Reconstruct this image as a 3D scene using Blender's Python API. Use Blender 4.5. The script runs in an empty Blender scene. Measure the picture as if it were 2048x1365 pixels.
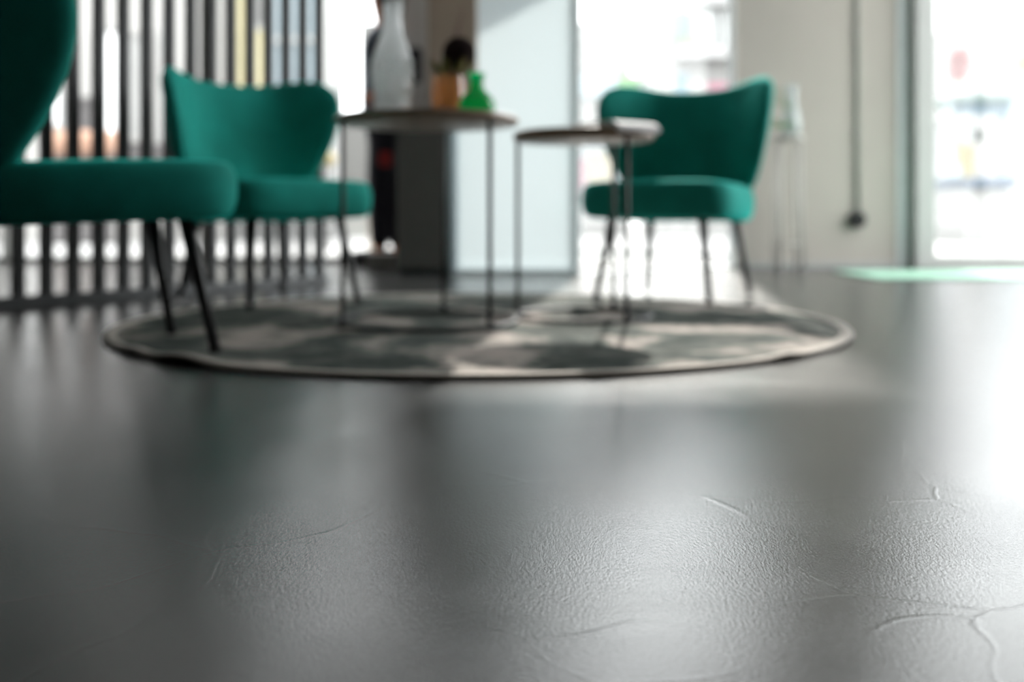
import bpy, bmesh, math, random
from mathutils import Vector, Matrix, Euler
random.seed(7)
S = bpy.context.scene
C = S.collection
PI = math.pi

# ------------------------------------------------------------------ camera
FPX = 2013.0                      # focal length in pixels of the 2048 px wide frame
CAM_H = 0.305
cam = bpy.data.cameras.new('camera')
cam.sensor_width = 36.0
cam.lens = FPX / 2048 * 36
cam.shift_y = -249.5 / 2048       # level camera, frame shifted down
cam.clip_start = 0.05
cam.clip_end = 200
cam.dof.use_dof = True
cam.dof.focus_distance = 0.92
cam.dof.aperture_fstop = 2.5
cam_o = bpy.data.objects.new('camera', cam)
cam_o.location = (0, 0, CAM_H)
cam_o.rotation_euler = (PI / 2, 0, 0)
C.objects.link(cam_o)
S.camera = cam_o

# ------------------------------------------------------------------ sky, sun, exposure
W = bpy.data.worlds.new('sky')
S.world = W
W.use_nodes = True
bg = W.node_tree.nodes['Background']
bg.inputs['Color'].default_value = (0.965, 0.985, 1.0, 1)
bg.inputs['Strength'].default_value = 3.8
sun = bpy.data.lights.new('sun', 'SUN')
sun.energy = 3.4
sun.color = (1.0, 0.96, 0.9)
sun.angle = math.radians(1.5)
sun_o = bpy.data.objects.new('sun', sun)
SUN_EL = math.radians(33)
SUN_DIR = Vector((-0.145 * math.cos(SUN_EL), -0.99 * math.cos(SUN_EL), -math.sin(SUN_EL)))
sun_o.rotation_euler = SUN_DIR.to_track_quat('-Z', 'Y').to_euler()
sun_o.location = (2, 12, 9)
C.objects.link(sun_o)
S.view_settings.view_transform = 'Standard'
S.view_settings.look = 'None'
S.view_settings.exposure = 0.95
S.view_settings.gamma = 1.0
S.view_settings.use_curve_mapping = False
try:
    S.cycles.use_denoising = True
    S.cycles.max_bounces = 10
    S.cycles.diffuse_bounces = 6
    S.cycles.glossy_bounces = 4
    S.cycles.transparent_max_bounces = 16
    S.cycles.sample_clamp_indirect = 8.0
    S.cycles.caustics_refractive = False
    S.cycles.caustics_reflective = False
except Exception:
    pass

# ------------------------------------------------------------------ materials
def nmat(name):
    m = bpy.data.materials.new(name)
    m.use_nodes = True
    nt = m.node_tree
    b = nt.nodes['Principled BSDF']
    return m, nt, b

def N(nt, t, **kw):
    n = nt.nodes.new(t)
    for k, v in kw.items():
        if hasattr(n, k):
            setattr(n, k, v)
        else:
            n.inputs[k].default_value = v
    return n

def ramp(nt, stops, interp='LINEAR'):
    n = nt.nodes.new('ShaderNodeValToRGB')
    n.color_ramp.interpolation = interp
    e = n.color_ramp.elements
    while len(e) < len(stops):
        e.new(0.5)
    for i, (p, c) in enumerate(stops):
        e[i].position = p
        e[i].color = tuple(c) + (1,) if len(c) == 3 else c
    return n

def plain(name, col, rough=0.5, metal=0.0, var=0.12, scale=14.0, bump=0.0, spec=0.5):
    """solid colour with slight procedural mottling"""
    m, nt, b = nmat(name)
    tc = N(nt, 'ShaderNodeTexCoord')
    no = N(nt, 'ShaderNodeTexNoise', Scale=scale, Detail=4.0, Roughness=0.6)
    nt.links.new(tc.outputs['Object'], no.inputs['Vector'])
    lo = tuple(c * (1 - var) for c in col)
    hi = tuple(min(1, c * (1 + var)) for c in col)
    r = ramp(nt, [(0.3, lo), (0.7, hi)])
    nt.links.new(no.outputs['Fac'], r.inputs['Fac'])
    nt.links.new(r.outputs['Color'], b.inputs['Base Color'])
    b.inputs['Roughness'].default_value = rough
    b.inputs['Metallic'].default_value = metal
    b.inputs['Specular IOR Level'].default_value = spec
    if bump:
        bp = N(nt, 'ShaderNodeBump', Strength=bump, Distance=0.002)
        no2 = N(nt, 'ShaderNodeTexNoise', Scale=scale * 12, Detail=3.0)
        nt.links.new(tc.outputs['Object'], no2.inputs['Vector'])
        nt.links.new(no2.outputs['Fac'], bp.inputs['Height'])
        nt.links.new(bp.outputs['Normal'], b.inputs['Normal'])
    return m

def velvet(name):
    m, nt, b = nmat(name)
    tc = N(nt, 'ShaderNodeTexCoord')
    no = N(nt, 'ShaderNodeTexNoise', Scale=9.0, Detail=3.0, Roughness=0.55)
    nt.links.new(tc.outputs['Object'], no.inputs['Vector'])
    r = ramp(nt, [(0.3, (0.020, 0.285, 0.235)), (0.7, (0.022, 0.365, 0.305))])
    nt.links.new(no.outputs['Fac'], r.inputs['Fac'])
    nt.links.new(r.outputs['Color'], b.inputs['Base Color'])
    b.inputs['Roughness'].default_value = 0.85
    b.inputs['Specular IOR Level'].default_value = 0.15
    b.inputs['Sheen Weight'].default_value = 1.0
    b.inputs['Sheen Roughness'].default_value = 0.30
    b.inputs['Sheen Tint'].default_value = (0.03, 0.95, 0.82, 1)
    n2 = N(nt, 'ShaderNodeTexNoise', Scale=420.0, Detail=2.0)
    nt.links.new(tc.outputs['Object'], n2.inputs['Vector'])
    bp = N(nt, 'ShaderNodeBump', Strength=0.25, Distance=0.001)
    nt.links.new(n2.outputs['Fac'], bp.inputs['Height'])
    nt.links.new(bp.outputs['Normal'], b.inputs['Normal'])
    return m

def wood(name, c1, c2, rough=0.4):
    m, nt, b = nmat(name)
    tc = N(nt, 'ShaderNodeTexCoord')
    mp = N(nt, 'ShaderNodeMapping')
    mp.inputs['Scale'].default_value = (3, 40, 10)
    no = N(nt, 'ShaderNodeTexNoise', Scale=1.6, Detail=6.0, Roughness=0.65, Distortion=0.8)
    nt.links.new(tc.outputs['Object'], mp.inputs['Vector'])
    nt.links.new(mp.outputs['Vector'], no.inputs['Vector'])
    r = ramp(nt, [(0.3, c1), (0.7, c2)])
    nt.links.new(no.outputs['Fac'], r.inputs['Fac'])
    nt.links.new(r.outputs['Color'], b.inputs['Base Color'])
    b.inputs['Roughness'].default_value = rough
    return m

def floor_mat():
    m, nt, b = nmat('polished_grey_concrete')
    L = nt.links.new
    tc = N(nt, 'ShaderNodeTexCoord')
    o = tc.outputs['Object']
    big = N(nt, 'ShaderNodeTexNoise', Scale=1.7, Detail=5.0, Roughness=0.6, Distortion=0.6)
    L(o, big.inputs['Vector'])
    r = ramp(nt, [(0.25, (0.042, 0.041, 0.041)), (0.75, (0.066, 0.065, 0.064))])
    L(big.outputs['Fac'], r.inputs['Fac'])
    L(r.outputs['Color'], b.inputs['Base Color'])
    # trowel patches: roughness changes in broad strokes
    mp = N(nt, 'ShaderNodeMapping')
    mp.inputs['Scale'].default_value = (1.0, 2.2, 1)
    mp.inputs['Rotation'].default_value = (0, 0, 0.5)
    st = N(nt, 'ShaderNodeTexNoise', Scale=2.6, Detail=4.0, Roughness=0.6, Distortion=1.2)
    L(o, mp.inputs['Vector']); L(mp.outputs['Vector'], st.inputs['Vector'])
    mr = N(nt, 'ShaderNodeMapRange')
    mr.inputs['From Min'].default_value = 0.3; mr.inputs['From Max'].default_value = 0.7
    mr.inputs['To Min'].default_value = 0.19; mr.inputs['To Max'].default_value = 0.22
    L(st.outputs['Fac'], mr.inputs['Value'])
    L(mr.outputs['Result'], b.inputs['Roughness'])
    b.inputs['IOR'].default_value = 1.65
    # fine grain relief
    g1 = N(nt, 'ShaderNodeTexNoise', Scale=210.0, Detail=4.0, Roughness=0.7)
    mg = N(nt, 'ShaderNodeMapping')
    mg.inputs['Scale'].default_value = (1.6, 0.8, 1)
    mg.inputs['Rotation'].default_value = (0, 0, 0.25)
    L(o, mg.inputs['Vector']); L(mg.outputs['Vector'], g1.inputs['Vector'])
    # grain comes and goes in patches
    gp = N(nt, 'ShaderNodeTexNoise', Scale=3.2, Detail=3.0, Distortion=0.8)
    L(o, gp.inputs['Vector'])
    gr = N(nt, 'ShaderNodeMapRange')
    gr.inputs['From Min'].default_value = 0.4; gr.inputs['From Max'].default_value = 0.65
    gr.inputs['To Min'].default_value = 0.8; gr.inputs['To Max'].default_value = 1.0
    L(gp.outputs['Fac'], gr.inputs['Value'])
    gm = N(nt, 'ShaderNodeMath', operation='MULTIPLY')
    g0 = N(nt, 'ShaderNodeMath', operation='SUBTRACT'); g0.inputs[1].default_value = 0.5
    L(g1.outputs['Fac'], g0.inputs[0])
    L(g0.outputs[0], gm.inputs[0]); L(gr.outputs['Result'], gm.inputs[1])
    # trowel ridges: thin raised lines along the contours of a slow noise
    rn = N(nt, 'ShaderNodeTexNoise', Scale=1.8, Detail=3.0, Roughness=0.5)
    L(o, rn.inputs['Vector'])
    va = N(nt, 'ShaderNodeVectorMath', operation='MULTIPLY_ADD')
    va.inputs[1].default_value = (0.55, 0.55, 0.0)
    L(rn.outputs['Color'], va.inputs[0]); L(o, va.inputs[2])
    sb = N(nt, 'ShaderNodeTexVoronoi', Scale=2.6)
    sb.feature = 'DISTANCE_TO_EDGE'
    L(va.outputs[0], sb.inputs['Vector'])
    rr = N(nt, 'ShaderNodeMapRange', interpolation_type='SMOOTHSTEP')
    rr.inputs['From Min'].default_value = 0.0; rr.inputs['From Max'].default_value = 0.008
    rr.inputs['To Min'].default_value = 1.0; rr.inputs['To Max'].default_value = 0.0
    L(sb.outputs['Distance'], rr.inputs['Value'])
    msk = N(nt, 'ShaderNodeTexNoise', Scale=4.0, Detail=2.0)
    L(o, msk.inputs['Vector'])
    mk = N(nt, 'ShaderNodeMapRange')
    mk.inputs['From Min'].default_value = 0.46; mk.inputs['From Max'].default_value = 0.62
    L(msk.outputs['Fac'], mk.inputs['Value'])
    rm = N(nt, 'ShaderNodeMath', operation='MULTIPLY')
    L(rr.outputs['Result'], rm.inputs[0]); L(mk.outputs['Result'], rm.inputs[1])
    b1 = N(nt, 'ShaderNodeBump', Strength=0.13, Distance=0.0018)
    L(rm.outputs[0], b1.inputs['Height'])
    b2 = N(nt, 'ShaderNodeBump', Strength=0.25, Distance=0.0018)
    L(gm.outputs[0], b2.inputs['Height']); L(b1.outputs['Normal'], b2.inputs['Normal'])
    # slow unevenness
    wv = N(nt, 'ShaderNodeTexNoise', Scale=7.0, Detail=2.0)
    L(o, wv.inputs['Vector'])
    b3 = N(nt, 'ShaderNodeBump', Strength=0.01, Distance=0.006)
    L(wv.outputs['Fac'], b3.inputs['Height']); L(b2.outputs['Normal'], b3.inputs['Normal'])
    L(b3.outputs['Normal'], b.inputs['Normal'])
    return m

def rug_mat():
    m, nt, b = nmat('distressed_rug_weave')
    L = nt.links.new
    tc = N(nt, 'ShaderNodeTexCoord'); o = tc.outputs['Object']
    mp = N(nt, 'ShaderNodeMapping')
    mp.inputs['Location'].default_value = (3.1, 1.7, 0)
    mp.inputs['Scale'].default_value = (1.0, 0.75, 1)
    L(o, mp.inputs['Vector'])
    n1 = N(nt, 'ShaderNodeTexNoise', Scale=3.7, Detail=8.0, Roughness=0.6, Distortion=0.4)
    L(mp.outputs['Vector'], n1.inputs['Vector'])
    r1 = ramp(nt, [(0.43, (0.04, 0.054, 0.048)), (0.50, (0.095, 0.115, 0.105)), (0.545, (0.36, 0.33, 0.30)), (0.60, (0.58, 0.505, 0.465))])
    L(n1.outputs['Fac'], r1.inputs['Fac'])
    n2 = N(nt, 'ShaderNodeTexNoise', Scale=9.0, Detail=6.0, Roughness=0.7)
    L(o, n2.inputs['Vector'])
    r2 = ramp(nt, [(0.42, (0.05, 0.06, 0.055)), (0.6, (0.33, 0.31, 0.28))])
    L(n2.outputs['Fac'], r2.inputs['Fac'])
    mx = N(nt, 'ShaderNodeMix', data_type='RGBA')
    mx.inputs['Factor'].default_value = 0.22
    L(r1.outputs['Color'], mx.inputs['A']); L(r2.outputs['Color'], mx.inputs['B'])
    L(mx.outputs['Result'], b.inputs['Base Color'])
    b.inputs['Roughness'].default_value = 0.95
    b.inputs['Specular IOR Level'].default_value = 0.1
    w = N(nt, 'ShaderNodeTexNoise', Scale=300.0, Detail=2.0)
    L(o, w.inputs['Vector'])
    bp = N(nt, 'ShaderNodeBump', Strength=0.5, Distance=0.002)
    L(w.outputs['Fac'], bp.inputs['Height']); L(bp.outputs['Normal'], b.inputs['Normal'])
    return m

def clear_glass(name, tint=(0.985, 0.99, 0.985), gloss=0.03):
    """pane: see-through with a faint mirror"""
    m, nt, b = nmat(name)
    L = nt.links.new
    nt.nodes.remove(b)
    out = nt.nodes['Material Output']
    t = N(nt, 'ShaderNodeBsdfTransparent'); t.inputs['Color'].default_value = tint + (1,)
    g = N(nt, 'ShaderNodeBsdfGlossy'); g.inputs['Roughness'].default_value = 0.02
    g.inputs['Color'].default_value = (1, 1, 1, 1)
    mx = N(nt, 'ShaderNodeMixShader'); mx.inputs['Fac'].default_value = gloss
    L(t.outputs[0], mx.inputs[1]); L(g.outputs[0], mx.inputs[2]); L(mx.outputs[0], out.inputs['Surface'])
    return m

def frosted(name, col, trans=0.5, seethru=0.0, gloss=0.06, bump=0.0, scale=60.0, tint=None):
    """cloudy glass or film: diffuse + translucent (+ some straight-through)"""
    m, nt, b = nmat(name)
    L = nt.links.new
    nt.nodes.remove(b)
    out = nt.nodes['Material Output']
    d = N(nt, 'ShaderNodeBsdfDiffuse'); d.inputs['Color'].default_value = col + (1,)
    tl = N(nt, 'ShaderNodeBsdfTranslucent'); tl.inputs['Color'].default_value = col + (1,)
    m1 = N(nt, 'ShaderNodeMixShader'); m1.inputs['Fac'].default_value = trans
    L(d.outputs[0], m1.inputs[1]); L(tl.outputs[0], m1.inputs[2])
    t = N(nt, 'ShaderNodeBsdfTransparent'); t.inputs['Color'].default_value = (tint or col) + (1,)
    m2 = N(nt, 'ShaderNodeMixShader'); m2.inputs['Fac'].default_value = seethru
    L(m1.outputs[0], m2.inputs[1]); L(t.outputs[0], m2.inputs[2])
    g = N(nt, 'ShaderNodeBsdfGlossy'); g.inputs['Roughness'].default_value = 0.08
    m3 = N(nt, 'ShaderNodeMixShader'); m3.inputs['Fac'].default_value = gloss
    L(m2.outputs[0], m3.inputs[1]); L(g.outputs[0], m3.inputs[2]); L(m3.outputs[0], out.inputs['Surface'])
    if bump:
        tc = N(nt, 'ShaderNodeTexCoord')
        v = N(nt, 'ShaderNodeTexVoronoi', Scale=scale)
        L(tc.outputs['Object'], v.inputs['Vector'])
        bp = N(nt, 'ShaderNodeBump', Strength=bump, Distance=0.004)
        L(v.outputs['Distance'], bp.inputs['Height'])
        for s in (d, tl, g):
            L(bp.outputs['Normal'], s.inputs['Normal'])
    return m

M = dict(
    floor=floor_mat(), rug=rug_mat(), velvet=velvet('green_velvet'),
    binding=plain('cream_rug_binding', (0.58, 0.53, 0.48), 0.9, var=0.08, scale=60),
    black=plain('black_metal', (0.016, 0.017, 0.018), 0.42, var=0.15),
    rubber=plain('black_rubber', (0.01, 0.01, 0.01), 0.8),
    topwood=wood('brown_wood', (0.30, 0.235, 0.19), (0.42, 0.335, 0.275), 0.38),
    rimwood=wood('dark_wood_edge', (0.25, 0.165, 0.11), (0.36, 0.245, 0.165), 0.32),
    slat=plain('charcoal_slat', (0.030, 0.033, 0.036), 0.45, var=0.12),
    wall=plain('beige_plaster', (0.48, 0.445, 0.40), 0.85, var=0.035, scale=3.0),
    wallw=plain('white_plaster', (0.72, 0.71, 0.69), 0.9, var=0.03, scale=3.0),
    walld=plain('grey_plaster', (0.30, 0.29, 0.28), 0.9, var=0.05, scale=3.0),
    ceiling=plain('white_ceiling', (0.76, 0.76, 0.75), 0.95, var=0.02),
    frame=plain('grey_frame', (0.45, 0.455, 0.44), 0.45, var=0.04),
    framew=plain('pale_frame', (0.80, 0.84, 0.85), 0.4, var=0.03),
    frameb=plain('light_blue_grey_post', (0.50, 0.58, 0.62), 0.5, var=0.04),
    taupe_dark=plain('grey_green_seal', (0.22, 0.235, 0.22), 0.7),
    gasket=plain('dark_gasket', (0.07, 0.08, 0.075), 0.7),
    glass=clear_glass('window_glass'),
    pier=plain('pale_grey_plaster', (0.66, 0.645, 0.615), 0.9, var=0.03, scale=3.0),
    frost=frosted('frosted_glass', (0.70, 0.745, 0.755), 0.64, 0.0, 0.04),
    darkbox=plain('dark_brown_laminate', (0.088, 0.080, 0.073), 0.55, var=0.08),
    brown=plain('brown_panel', (0.42, 0.315, 0.25), 0.7, var=0.06, scale=5),
    step=plain('grey_stone', (0.33, 0.32, 0.30), 0.8, var=0.1),
    mat=plain('mint_mat', (0.38, 0.66, 0.50), 0.95, var=0.06, scale=80, bump=0.4),
    socket=plain('dark_plastic', (0.03, 0.034, 0.035), 0.5),
    conduit=plain('grey_conduit', (0.44, 0.44, 0.41), 0.5, var=0.05),
    crystal=frosted('embossed_clear_glass', (0.97, 0.98, 0.985), 0.82, 0.2, 0.10, 0.7, 55.0, (0.95, 0.98, 0.99)),
    amber=frosted('amber_glass', (0.62, 0.34, 0.16), 0.7, 0.4, 0.10, 0.3, 40.0, (0.80, 0.55, 0.32)),
    green=frosted('green_glass', (0.0, 0.72, 0.26), 0.75, 0.25, 0.10, 0.0, 40.0, (0.03, 0.62, 0.25)),
    vaseclear=frosted('thin_clear_glass', (0.8, 0.84, 0.84), 0.6, 0.6, 0.10, 0.0, 40.0, (0.95, 0.98, 0.98)),
    petal=plain('dried_plum_petal', (0.055, 0.032, 0.032), 0.9, var=0.3, scale=40),
    plume=plain('pale_pink_plume', (0.42, 0.30, 0.27), 0.95, var=0.15, scale=40),
    olive=plain('olive_leaf', (0.17, 0.15, 0.05), 0.8, var=0.2, scale=40),
    leaf=plain('green_leaf', (0.12, 0.27, 0.07), 0.7, var=0.2, scale=40),
    paper=plain('white_paper', (0.90, 0.89, 0.91), 0.6, var=0.03),
    refracted=plain('orange_refracted', (0.85, 0.28, 0.06), 0.6, var=0.1),  # colour standing for light refracted in the amber vase
    skin=plain('skin', (0.58, 0.24, 0.14), 0.6, var=0.06),
    hair=plain('dark_hair', (0.02, 0.016, 0.014), 0.6, var=0.2, scale=60),
    jacket=plain('navy_cloth', (0.075, 0.095, 0.125), 0.85, var=0.2),
    trouser=plain('dark_cloth', (0.02, 0.02, 0.028), 0.9, var=0.15),
    shoe=plain('dark_leather', (0.02, 0.018, 0.02), 0.5),
    red=plain('red_cloth', (0.32, 0.02, 0.02), 0.7),
    pave=plain('pale_paving', (0.30, 0.295, 0.29), 0.9, var=0.06, scale=1.5),
    kerb=plain('grey_kerb', (0.05, 0.055, 0.06), 0.9, var=0.08),
    fwhite=plain('white_render', (0.25, 0.25, 0.245), 0.9, var=0.03, scale=1.0),
    fgrey=plain('grey_render', (0.29, 0.283, 0.272), 0.9, var=0.05, scale=1.0),
    fcream=plain('cream_render', (0.30, 0.275, 0.21), 0.9, var=0.04, scale=1.0),
    fdark=plain('dark_shopfront', (0.06, 0.055, 0.055), 0.6, var=0.1),
    fpaneb=plain('pale_blue_shop_pane', (0.22, 0.27, 0.295), 0.3, var=0.06, scale=1.0),
    fpaney=plain('yellow_shop_pane', (0.56, 0.51, 0.32), 0.4, var=0.06, scale=1.0),
    fpanew=plain('white_shop_pane', (0.36, 0.37, 0.37), 0.3, var=0.02, scale=1.0),
    fbright=plain('painted_sky_reflection', (0.80, 0.80, 0.80), 0.5, var=0.02, scale=1.0),  # white stands for sky reflected in the panes, put into the colour
    mint=plain('mint_paint', (0.10, 0.145, 0.135), 0.6, var=0.04),
    lime=plain('lime_paint', (0.12, 0.27, 0.09), 0.6, var=0.05),
    pink=plain('pink_paint', (0.27, 0.11, 0.15), 0.6, var=0.05),
    sky=plain('light_blue_paint', (0.095, 0.145, 0.18), 0.6, var=0.05),
    blue=plain('blue_grey_paint', (0.04, 0.065, 0.10), 0.6, var=0.05),
    yellow=plain('yellow_paint', (0.25, 0.20, 0.09), 0.6, var=0.05),
    orange=plain('orange_paint', (0.26, 0.16, 0.08), 0.6, var=0.05),
    peach=plain('terracotta', (0.34, 0.205, 0.145), 0.8, var=0.08),
    redleaf=plain('red_leaf', (0.26, 0.13, 0.13), 0.7, var=0.15, scale=20),
    awning=plain('grey_canvas', (0.30, 0.30, 0.30), 0.9),
    taupe=plain('taupe_metal', (0.52, 0.50, 0.47), 0.5, var=0.05),
    beige=plain('beige_concrete', (0.48, 0.41, 0.33), 0.85, var=0.06),
)

# ------------------------------------------------------------------ mesh helpers
def link(name, me, mat=None, parent=None, smooth=True):
    o = bpy.data.objects.new(name, me)
    C.objects.link(o)
    if mat is not None and not me.materials:
        me.materials.append(M[mat] if isinstance(mat, str) else mat)
    if parent is not None:
        o.parent = parent
    if smooth and me.polygons:
        me.polygons.foreach_set('use_smooth', [True] * len(me.polygons))
    return o

def from_bm(name, bm, mat, parent=None, smooth=False):
    bmesh.ops.recalc_face_normals(bm, faces=bm.faces)
    me = bpy.data.meshes.new(name)
    bm.to_mesh(me); bm.free()
    return link(name, me, mat, parent, smooth)

def from_py(name, vs, fs, mat, parent=None, smooth=True):
    bm = bmesh.new()
    bv = [bm.verts.new(v) for v in vs]
    for f in fs:
        try:
            bm.faces.new([bv[i] for i in f])
        except ValueError:
            pass
    bmesh.ops.remove_doubles(bm, verts=bm.verts, dist=1e-6)
    return from_bm(name, bm, mat, parent, smooth)

def empty(name, loc, rz=0.0):
    o = bpy.data.objects.new(name, None)
    o.location = loc; o.rotation_euler = (0, 0, rz)
    o.empty_display_size = 0.1
    C.objects.link(o)
    return o

def tag(o, label, cat, group=None, kind=None):
    o['label'] = label
    o['category'] = cat
    if group: o['group'] = group
    if kind: o['kind'] = kind
    return o

def struct(o):
    o['kind'] = 'structure'
    return o

def box_bm(bm, c, s, bevel=0.0, rot=None):
    r = bmesh.ops.create_cube(bm, size=1.0)
    vs = r['verts']
    bmesh.ops.scale(bm, vec=s, verts=vs)
    if bevel > 0:
        es = list({e for v in vs for e in v.link_edges})
        rb = bmesh.ops.bevel(bm, geom=es, offset=bevel, segments=2, profile=0.7, affect='EDGES')
        vs = list({v for f in rb['faces'] for v in f.verts} | {v for v in vs if v.is_valid})
    if rot is not None:
        bmesh.ops.rotate(bm, cent=(0, 0, 0), matrix=rot, verts=vs)
    bmesh.ops.translate(bm, vec=c, verts=vs)

def box(name, x0, x1, y0, y1, z0, z1, mat, parent=None, bevel=0.004):
    bm = bmesh.new()
    box_bm(bm, ((x0 + x1) / 2, (y0 + y1) / 2, (z0 + z1) / 2), (x1 - x0, y1 - y0, z1 - z0), bevel)
    return from_bm(name, bm, mat, parent)

def wall_seg(name, p, q, z0, z1, th, mat, parent=None, bevel=0.003):
    """upright slab from plan point p to q"""
    p = Vector(p); q = Vector(q); d = q - p
    bm = bmesh.new()
    box_bm(bm, (0, 0, 0), (d.length, th, z1 - z0), bevel)
    a = math.atan2(d.y, d.x)
    mid = (p + q) / 2
    bmesh.ops.rotate(bm, cent=(0, 0, 0), matrix=Matrix.Rotation(a, 3, 'Z'), verts=bm.verts)
    bmesh.ops.translate(bm, vec=(mid.x, mid.y, (z0 + z1) / 2), verts=bm.verts)
    return from_bm(name, bm, mat, parent)

def lathe_data(profile, n=32, close=True):
    vs, fs = [], []
    m = len(profile)
    for i in range(n):
        a = 2 * PI * i / n
        for r, z in profile:
            vs.append((r * math.cos(a), r * math.sin(a), z))
    for i in range(n):
        j = (i + 1) % n
        for k in range(m - 1):
            fs.append((i * m + k, j * m + k, j * m + k + 1, i * m + k + 1))
    return vs, fs

def lathe(name, profile, mat, parent=None, n=32, loc=(0, 0, 0)):
    """profile points (r, z); a start or end at r=0 closes the surface"""
    vs, fs = lathe_data(profile, n)
    bm = bmesh.new()
    bv = [bm.verts.new(Vector(v) + Vector(loc)) for v in vs]
    for f in fs:
        try: bm.faces.new([bv[i] for i in f])
        except ValueError: pass
    bmesh.ops.remove_doubles(bm, verts=bm.verts, dist=1e-5)
    bmesh.ops.dissolve_degenerate(bm, dist=1e-6, edges=bm.edges)
    return from_bm(name, bm, mat, parent, True)

def tube_bm(bm, pts, radii, n=10, closed=False):
    pts = [Vector(p) for p in pts]
    if not isinstance(radii, (list, tuple)): radii = [radii] * len(pts)
    rings = []
    k = len(pts)
    for i, p in enumerate(pts):
        if closed:
            t = pts[(i + 1) % k] - pts[i - 1]
        else:
            t = pts[min(i + 1, k - 1)] - pts[max(i - 1, 0)]
        t.normalize()
        up = Vector((0, 0, 1)) if abs(t.z) < 0.9 else Vector((1, 0, 0))
        a = t.cross(up).normalized(); b = t.cross(a)
        rings.append([bm.verts.new(p + (a * math.cos(2 * PI * j / n) + b * math.sin(2 * PI * j / n)) * radii[i]) for j in range(n)])
    for i in range(k if closed else k - 1):
        r1, r2 = rings[i], rings[(i + 1) % k]
        for j in range(n):
            bm.faces.new((r1[j], r1[(j + 1) % n], r2[(j + 1) % n], r2[j]))
    if not closed:
        bm.faces.new(rings[0][::-1]); bm.faces.new(rings[-1])

def tube(name, pts, radii, mat, parent=None, n=10, closed=False):
    bm = bmesh.new()
    tube_bm(bm, pts, radii, n, closed)
    return from_bm(name, bm, mat, parent, True)

def supell(phi, e):
    c, s = math.cos(phi), math.sin(phi)
    k = (abs(c) ** e + abs(s) ** e) ** (-1.0 / e)
    return c * k, s * k

def cushion(name, pos, thick, mat, parent=None, e=5.0, p=6.0, nphi=72, nr=16):
    """upholstered pad: pos(u,v) is its middle surface over a rounded square, thick(u,v) its half thickness"""
    rs = [1 - (1 - i / nr) ** 2.3 for i in range(nr + 1)]
    vs, fs = [], []
    h = 1e-3
    def nrm(u, v):
        a = Vector(pos(u + h, v)) - Vector(pos(u - h, v))
        b = Vector(pos(u, v + h)) - Vector(pos(u, v - h))
        return a.cross(b).normalized()
    def add(side):
        idx = []
        for i, r in enumerate(rs):
            row = []
            for j in range(nphi if i else 1):
                su, sv = supell(2 * PI * j / nphi, e)
                u, v = r * su, r * sv
                t = thick(u, v) * max(0.0, 1 - r ** p) ** 0.5
                vs.append(tuple(Vector(pos(u, v)) + nrm(u, v) * (t * side)))
                row.append(len(vs) - 1)
            idx.append(row)
        for j in range(nphi):
            k = (j + 1) % nphi
            f = (idx[0][0], idx[1][j], idx[1][k])
            fs.append(f if side > 0 else f[::-1])
            for i in range(1, nr):
                f = (idx[i][j], idx[i + 1][j], idx[i + 1][k], idx[i][k])
                fs.append(f if side > 0 else f[::-1])
    add(1); add(-1)
    return from_py(name, vs, fs, mat, parent, True)

def copy_tree(o, parent=None):
    c = o.copy()
    C.objects.link(c)
    if parent is not None:
        c.parent = parent
        c.matrix_parent_inverse = o.matrix_parent_inverse.copy()
    for ch in list(o.children):
        copy_tree(ch, c)
    return c

def ground(px, py, z=0.0):
    """plan position of a point of the floor seen at this place in the frame"""
    d = FPX * (CAM_H - z) / (py - 433.0)
    return ((px - 1024) / FPX * d, d)
def X(px, d): return (px - 1024) / FPX * d
def Z(py, d): return CAM_H + (433 - py) / FPX * d

# ------------------------------------------------------------------ the room
CEIL = 3.3
BACK = 6.6
struct(box('floor', -4.6, 3.5, -3.2, 6.75, -0.12, 0.0, 'floor', bevel=0))
struct(box('ceiling', -4.6, 3.5, -3.2, 6.75, CEIL, CEIL + 0.15, 'ceiling', bevel=0))
struct(box('wall_left', -4.75, -4.6, -3.2, 6.75, 0, CEIL, 'walld', bevel=0))
struct(box('wall_front', -4.6, 3.5, -3.35, -3.2, 0, CEIL, 'walld', bevel=0))
# beige wall with the cable, between the big window and the glass door
WY = 6.0
wx0, wx1 = X(1476, WY), X(1793, WY)
wb = struct(box('wall_back', wx0, wx1, WY, WY + 0.22, 0, CEIL, 'wall'))
struct(box('baseboard_back', wx0, wx1, WY - 0.012, WY, 0, 0.035, 'frame', bevel=0.003))
# pier left of the frosted window, and the return behind it
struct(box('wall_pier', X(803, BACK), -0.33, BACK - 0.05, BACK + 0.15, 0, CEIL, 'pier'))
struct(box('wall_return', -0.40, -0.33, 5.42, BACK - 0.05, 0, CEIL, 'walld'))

# shopfront glazing, left bay
def glazing(name, p, q, n, z1=CEIL, mat='frame', fw=0.05, sill=0.05, pane='glass', transom=None, post=True):
    root = empty(name, (0, 0, 0)); struct(root)
    p = Vector(p); q = Vector(q); d = q - p; L = d.length; u = d.normalized()
    wall_seg('bottom_rail', p, q, 0, sill, 0.06, mat, root)
    wall_seg('top_rail', p, q, z1 - 0.08, z1, 0.06, mat, root)
    for i in range(n + 1):
        if not post and 0 < i < n: continue
        c = p + u * (L * i / n)
        a = c - u * fw / 2; b = c + u * fw / 2
        wall_seg('mullion', a, b, sill, z1 - 0.08, 0.06, mat, root)
    for i in range(n):
        a = p + u * (L * i / n + fw / 2); b = p + u * (L * (i + 1) / n - fw / 2)
        wall_seg('pane', a, b, sill, z1 - 0.08, 0.008, pane, root, bevel=0)
        if transom:
            wall_seg('transom', a, b, transom, transom + 0.035, 0.05, mat, root)
    return root
glazing('window_1', (-4.6, BACK), (X(803, BACK), BACK), 3, sill=0.04)
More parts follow.
